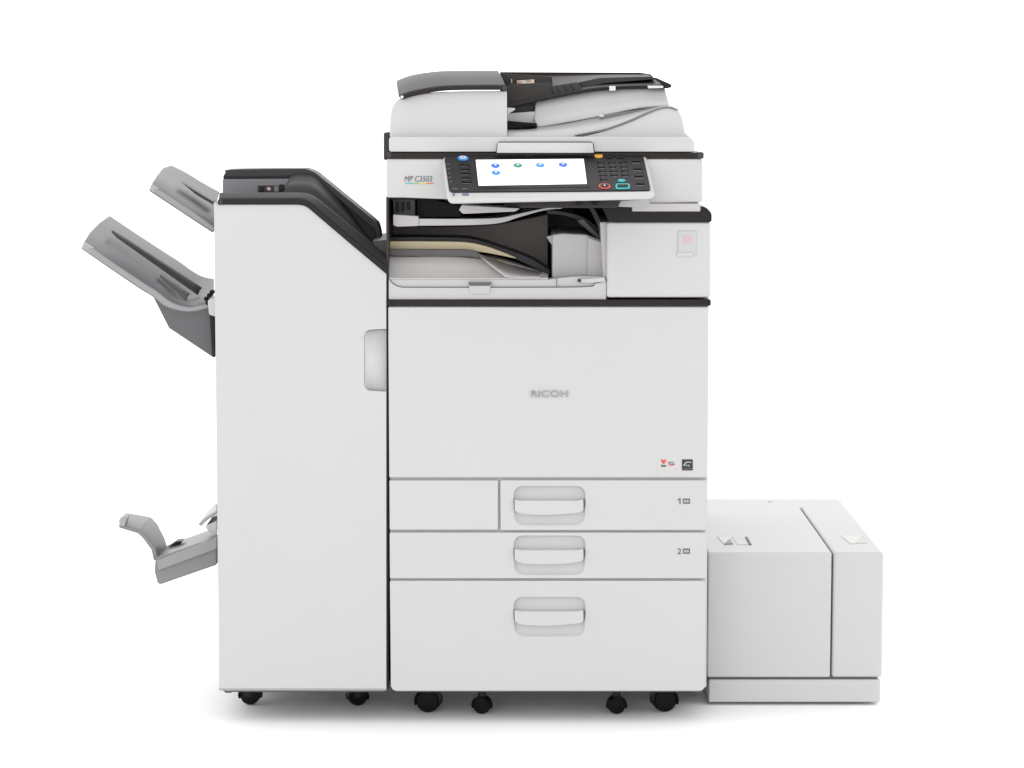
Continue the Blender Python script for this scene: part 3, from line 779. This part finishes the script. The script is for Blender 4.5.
# ridge: a raised rounded bar running along the back of the hood
rt = smooth_line([(223, 177), (225.5, 172.6), (231, 169.6), (298, 168.8), (307.0, 169.4), (315, 172.6), (323, 178.8), (345, 196.8), (373.5, 220.0), (378.0, 225.6), (380.0, 234), (380.4, 240.5)], 5)
rb = smooth_line([(224, 178.4), (228, 177.2), (236, 176.4), (290, 175.8), (300, 174.8), (309, 175.2), (318, 181.0), (345, 204.0), (368, 223.6), (374, 229.6), (379.0, 241.2)], 5)
prism("rear_ridge", rt + rb[::-1], 0.15, 0.23, M['charcoal'], top, bevel=0.004, seg=4)
prism("ridge_shadow_wedge", smooth_line([(300, 174), (309, 174.8), (320, 182.0), (345, 203.0), (368, 222.6), (379.2, 240.0)], 5) + [(379.6, 256), (366, 246), (345, 226), (325, 204), (300, 192)], 0.168, 0.22, M['inner'], top)  # dark sheet painted in for the shadow wedge below the ridge
prism("ridge_shade_strip", rect(223.4, 176.2, 291, 181.0, 0.5), 0.146, 0.2, M['dark'], top, bevel=0.001)  # solid dark strip standing in for shade under the ridge
# grey control recess with small lamp and buttons
cr = prism("control_recess", [(222.6, 179.6), (289, 179.2), (284.6, 194.8), (222.6, 194.8)], 0.12, 0.17, M['tray'], top, bevel=0.001)
prism("indicator_strip", rect(257.8, 185.4, 282.6, 192.4, 0.8), 0.117, 0.13, M['charcoal'], cr, bevel=0.0006)
prism("indicator_lamp", ell(268.8, 188.8, 2.0, 1.7), 0.115, 0.12, M['pink'], cr)
prism("button", rect(274.2, 186.2, 278.6, 191.8, 0.8), 0.114, 0.12, M['tray'], cr, bevel=0.0005)
prism("button", rect(279.6, 184.4, 284.2, 191.0, 0.8), 0.114, 0.12, M['keydark'], cr, bevel=0.0005)
prism("button", rect(259.4, 186.4, 263.4, 191.6, 0.8), 0.114, 0.12, M['keydark'], cr, bevel=0.0005)
# bridge piece between finisher and copier
prism("bridge_cover", arc_round([(372, 241), (386.8, 240.0), (387.6, 264.0), (387.6, 273)], 1.0), 0.03, 0.30, M['grey'], top, bevel=0.003)
# cabinet back shell under the hood (keeps the hood from floating)
prism("hood_core", [(224, 196), (300, 196), (312, 202), (384, 262), (384, 290), (224, 290)], 0.03, 0.58, M['dark'], top, bevel=0.004)

# left side strip + catches
prism("side_catch", arc_round([(207.5, 300), (217, 297), (217, 317), (209, 315)], 2.5), 0.03, 0.12, M['white'], fi, bevel=0.003)

# upper tray
def slab(name, rows, m, parent, th=0.006, bev=0.0015, angle=60):
    return link(name, loft_bm(rows), m, parent, solid=th, bevel=bev, angle=angle)
yF, yB = 0.10, 0.40
r0 = rowpx([(149.6, 189.6), (165, 199.8), (190, 216.4), (213.5, 231.6)], yF)
r1 = rowpx([(151.5, 184.6), (167, 194.4), (192, 211.0), (214.5, 226.6)], yF + 0.015)
r2 = rowpx([(156.5, 176.6), (173, 187.0), (195, 201.6), (215.5, 215.5)], 0.22)
r3 = rowpx([(162.0, 169.4), (178, 179.2), (198, 191.6), (216.5, 202.0)], 0.32)
r4 = rowpx([(170.0, 166.8), (184, 173.6), (202, 184.4), (219, 193.8)], yB)
ut = slab("output_tray", [r0, r1, r2, r3, r4], M['tray'], fi, th=0.008, bev=0.002)
ut['label'] = "small upper grey tray sticking out at top left"
r0 = [P(a, b, yF - 0.004) for a, b in [(149.4, 189.4), (151.4, 184.6), (153.8, 186.2), (152.2, 191.2)]]
prism("tray_tip", [(149.2, 189.8), (151.4, 184.4), (158.2, 188.8), (156.4, 194.6)], yF - 0.004, yF + 0.02, M['traylip'], ut, bevel=0.0012)
prism("tray_groove", smooth_line([(181, 182.0), (196, 191.2), (213, 201.6)], 5) + [(213, 204.6), (196, 194.8)], 0.20, 0.24, M['groove'], ut, bevel=0.001)
prism("tray_edge", smooth_line([(155.5, 188.4), (167, 195.8), (192, 212.2), (214.0, 227.4)], 5) + smooth_line([(214.0, 232.0), (190, 216.8), (165, 200.2), (153.6, 192.6)], 5), yF - 0.006, yF + 0.006, M['edge'], ut, bevel=0.0015)
# middle tray
r0 = rowpx([(82.0, 247.6), (110, 267.0), (140, 287.4), (153, 295.4), (166, 306.0), (185, 311.0), (200, 310.0), (213.5, 306.0)], 0.06)
r1 = rowpx([(83.8, 242.6), (112, 261.6), (143, 282.2), (157, 291.0), (171, 301.4), (188, 306.6), (200, 305.0), (213.6, 301.0)], 0.075)
r2 = rowpx([(89.0, 234.0), (118, 252.4), (150, 273.4), (165, 283.6), (178, 294.4), (190, 300.0), (201, 299.0), (213.6, 296.0)], 0.17)
r3 = rowpx([(99.0, 223.8), (126, 241.6), (158, 262.6), (172, 272.6), (184, 283.0), (193, 290.0), (202, 292.0), (213.6, 292.0)], 0.28)
r4 = rowpx([(108.5, 217.2), (134, 234.4), (164, 254.0), (178, 263.0), (190, 271.6), (198, 276.4), (206, 279.4), (214.0, 280.6)], 0.40)
mt = slab("output_tray", [r0, r1, r2, r3, r4], M['tray'], fi, th=0.008, bev=0.002)
mt['label'] = "long grey tray rising to the left at mid height"
prism("tray_tip", [(81.6, 247.8), (83.8, 242.4), (93.0, 248.6), (91.0, 254.6)], 0.056, 0.08, M['traylip'], mt, bevel=0.0012)
prism("tray_edge", smooth_line([(90.0, 247.6), (112, 262.8), (143, 283.4), (157, 292.2), (171, 302.6), (188, 307.6), (200, 306.0), (213.2, 302.2)], 5) + smooth_line([(213.2, 306.0), (200, 310.0), (185, 311.2), (166, 306.2), (153, 295.8), (140, 287.6), (110, 267.4), (88.0, 252.4)], 5), 0.053, 0.066, M['edge'], mt, bevel=0.0015)
# skirt under the middle tray
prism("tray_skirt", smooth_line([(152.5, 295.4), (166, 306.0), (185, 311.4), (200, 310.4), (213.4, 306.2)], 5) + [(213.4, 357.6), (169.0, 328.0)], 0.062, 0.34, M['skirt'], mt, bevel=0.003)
# tapered raised rib down the middle of the tray
def rib_bm(a, b, w0, w1, y, h):
    bm = bmesh.new()
    rows = []
    N = 14
    for i in range(N + 1):
        t = i / N
        px = a[0] + (b[0] - a[0]) * t; py = a[1] + (b[1] - a[1]) * t
        w = w0 + (w1 - w0) * t
        if i == 0: w *= 0.2
        yy = y[0] + (y[1] - y[0]) * t
        dx, dy = 0.5, -0.85
        rows.append([P(px - dx * w, py - dy * w, yy - 0.012), P(px - dx * w * .4, py - dy * w * .4 - h, yy - 0.006), P(px + dx * w * .4, py + dy * w * .4 - h, yy + 0.006), P(px + dx * w, py + dy * w, yy + 0.012)])
    return loft_bm(rows, bm)
link("tray_rib", rib_bm((112, 231.5), (200, 291.5), 2.0, 4.0, (0.215, 0.20), 1.0), M['groove'], mt, solid=0.002, angle=50)
link("tray_rib", rib_bm((160, 275.0), (188, 297.0), 1.2, 3.6, (0.155, 0.13), 0.8), M['skirt'], mt, solid=0.002, angle=50)
for k, (x, y) in enumerate(((206.0, 299.0), (209.0, 295.6), (211.5, 292.4), (207.4, 303.0))):
    prism("tray_hinge", ell(x, y, 2.2, 2.2, 12), 0.045, 0.07, M['black'], mt, bevel=0.0008)
prism("tray_side_plate", [(209.5, 313), (214.6, 306), (214.6, 357.6), (212.0, 356)], 0.05, 0.12, M['dark'], mt, bevel=0.001)
# booklet tray at the bottom left
bt = prism("booklet_tray", arc_round([(155.2, 560.0), (160.0, 556.6), (216.6, 537.0), (216.8, 565.0), (160.5, 584.6), (157.6, 583.6), (154.4, 572.0)], [2, 2, 0, 0, 2, 1, 2]), 0.08, 0.115, M['tray2'], fi, bevel=0.003)
M['highlight'] = mat("booklet_highlight_grey", (0.25, 0.247, 0.25), 0.4, spec=0.35)  # paler copy of the booklet tray grey, for a painted highlight
prism("tray_highlight_strip", arc_round([(156.4, 560.6), (216.8, 537.6), (216.8, 549.0), (158.4, 570.6)], [1.5, 0, 0, 1.5]), 0.074, 0.09, M['highlight'], bt, bevel=0.002)  # highlight along the upper front, put in as a paler strip
q0 = rowpx([(155.6, 559.0), (175, 552.6), (216.6, 538.4)], 0.09)
q1 = rowpx([(158.6, 552.8), (180, 546.0), (216.8, 534.4)], 0.18)
q2 = rowpx([(166.0, 547.4), (183, 541.0), (217.0, 528.8)], 0.32)
slab("tray_bed", [q0, q1, q2], M['tray2'], bt, th=0.006)
prism("bed_shade_patch", [(167.0, 547.8), (176, 541.6), (183, 541.0), (180, 544.6)], 0.17, 0.2, M['dark'], bt)  # dark patch painted in for shade at the back of the bed
q0 = rowpx([(155.8, 560.4), (153.4, 549), (144.6, 537.0), (139.0, 531.6), (127.0, 528.0), (119.4, 525.4)], 0.10, 1)
q1 = rowpx([(160.6, 556.2), (157.4, 545), (148.8, 532.6), (141.6, 526.2), (128.6, 522.8), (119.6, 519.8)], 0.14, 1)
q2 = rowpx([(166.4, 551.8), (162.4, 539), (155.6, 525.4), (150.0, 519.2), (138.0, 517.0), (124.6, 515.0)], 0.26, 1)
slab("tray_fence", [q0, q1, q2], M['tray2'], bt, th=0.009, bev=0.002, angle=14)
prism("fence_tip", arc_round([(118.8, 519.6), (124.0, 515.6), (127.2, 517.8), (124.4, 526.6), (119.4, 525.6)], 1.2), 0.094, 0.13, M['traylip'], bt, bevel=0.0015)
q0 = rowpx([(199.6, 525.2), (207.0, 518.4), (217.0, 512.4)], 0.10, 4)
q1 = rowpx([(205.2, 518.6), (209.6, 512.0), (217.2, 504.4)], 0.26, 4)
slab("folding_flap", [q0, q1], M['traylip'], bt, th=0.007)
prism("flap_clip", arc_round([(205, 526), (217, 521), (217, 531), (209, 533)], 2), 0.10, 0.2, M['ltgrey'], bt, bevel=0.002)
# finisher casters
zf = P(303, 689, 0).z
caster(fi, 250.5, 704.0, 9.8, 12, zf + 0.02, side=math.radians(72))
caster(fi, 357.5, 705.0, 9.8, 12, zf + 0.02, side=math.radians(108))
# dark base frame under both cabinets (set back)
prism("base_frame", [(224, 688), (384, 688), (384, 692), (224, 692)], 0.05, 0.57, M['inkgrey'], fi)
prism("base_frame", [(396, 688), (702, 688), (702, 692), (396, 692)], 0.05, 0.57, M['inkgrey'], pr)

# ================================================================== SIDE PAPER UNIT (right)
YS = 0.145
su = thing("paper_feed_unit", "low white box-shaped paper feed unit on the floor at the right of the copier", "paper feeder",
           (P(795, 600, YS).x, 0.35, 0.0))
XL = P(707.6, 600, YS).x
def sx(px, py=553, y=YS):
    return P(px, py, y).x
zt = P(800, 552.5, YS).z; UD = PF(800, 498.6, zt).y - YS; zm = P(800, 677.5, YS).z; zb2 = P(800, 680.0, YS).z
YD = PF(800, 507.0, zt).y          # depth at which the lid seam ends
def wbox(name, lo, hi, m, parent, **k):
    return link(name, box_bm(lo, hi), m, parent, **k)
xr = sx(884.0, 560)
xs1, xs2 = sx(831.9), sx(833.6)
# inner carcass so the seams are dark lines, not holes
wbox("carcass", (XL + 0.004, YS + 0.012, zb2 - 0.006), (xr - 0.008, YS + UD - 0.01, zt - 0.010), M['gapline'], su)
sd = wbox("paper_door", (XL, YS, zm), (xs1, YD, zt), M['white'], su, bevel=0.004, seg=4, label="wider left section with flip-up lid")
se = wbox("end_section", (xs2, YS, zm), (xr, YD, zt), M['white'], su, bevel=0.006, seg=5, label="narrow right end section")
wbox("back_strip", (XL, YD - 0.004, zm), (xr - 0.001, YS + UD, zt - 0.0004), M['white'], su, bevel=0.004)
zbot = 0.006
wbox("base", (XL + 0.004, YS + 0.004, zbot), (sx(880.6, 690), YS + UD - 0.02, zb2), M['white'], su, bevel=0.003)
# details on the lid
def flat(name, pts, z0, z1, m, parent, **k):
    bm = bmesh.new()
    w_ = [PF(a, b, zt) for a, b in pts]
    a = [bm.verts.new((v.x, v.y, z1)) for v in w_]; b = [bm.verts.new((v.x, v.y, z0)) for v in w_]
    n_ = len(a)
    bm.faces.new(a); bm.faces.new(b[::-1])
    for i in range(n_):
        bm.faces.new((a[i], b[i], b[(i + 1) % n_], a[(i + 1) % n_]))
    return link(name, bm, m, parent, **k)
flat("lid_arrow", [(717.4, 537.2), (731.6, 536.8), (729.6, 544.0), (724, 544.4)], zt - 0.002, zt + 0.0012, M['paper'], sd)
flat("lid_release", [(724.4, 544.6), (729.6, 539.4), (733.0, 544.4)], zt - 0.002, zt + 0.0018, M['tray'], sd)
flat("lid_release", [(732.6, 537.2), (744.4, 537.2), (748.4, 544.8), (737, 544.8)], zt - 0.002, zt + 0.0008, M['ltgrey'], sd)
flat("lid_slot", [(744.8, 537.4), (747.4, 537.4), (751.6, 545.0), (749.0, 545.0)], zt - 0.002, zt + 0.0014, M['band'], sd)
flat("lid_arrow", [(841.0, 536.0), (864.0, 536.0), (854.0, 544.2), (850.0, 543.6)], zt - 0.002, zt + 0.0012, M['paper'], se)
flat("lid_arrow_fold", [(854.2, 543.6), (864.2, 536.4), (867.4, 543.2)], zt - 0.002, zt + 0.0010, M['ltgrey'], se)
flat("lid_pip", ell(770.4, 501.0, 1.6, 0.9, 12), zt - 0.002, zt + 0.002, M['paper'], su)
for px in (722, 866):
    b = PF(px, 696, 0)
    bm = cyl_bm((b.x, YS + 0.10, 0.005), (0, 0, 1), 0.02, 0.010)
    link("foot", bm, M['black'], su)
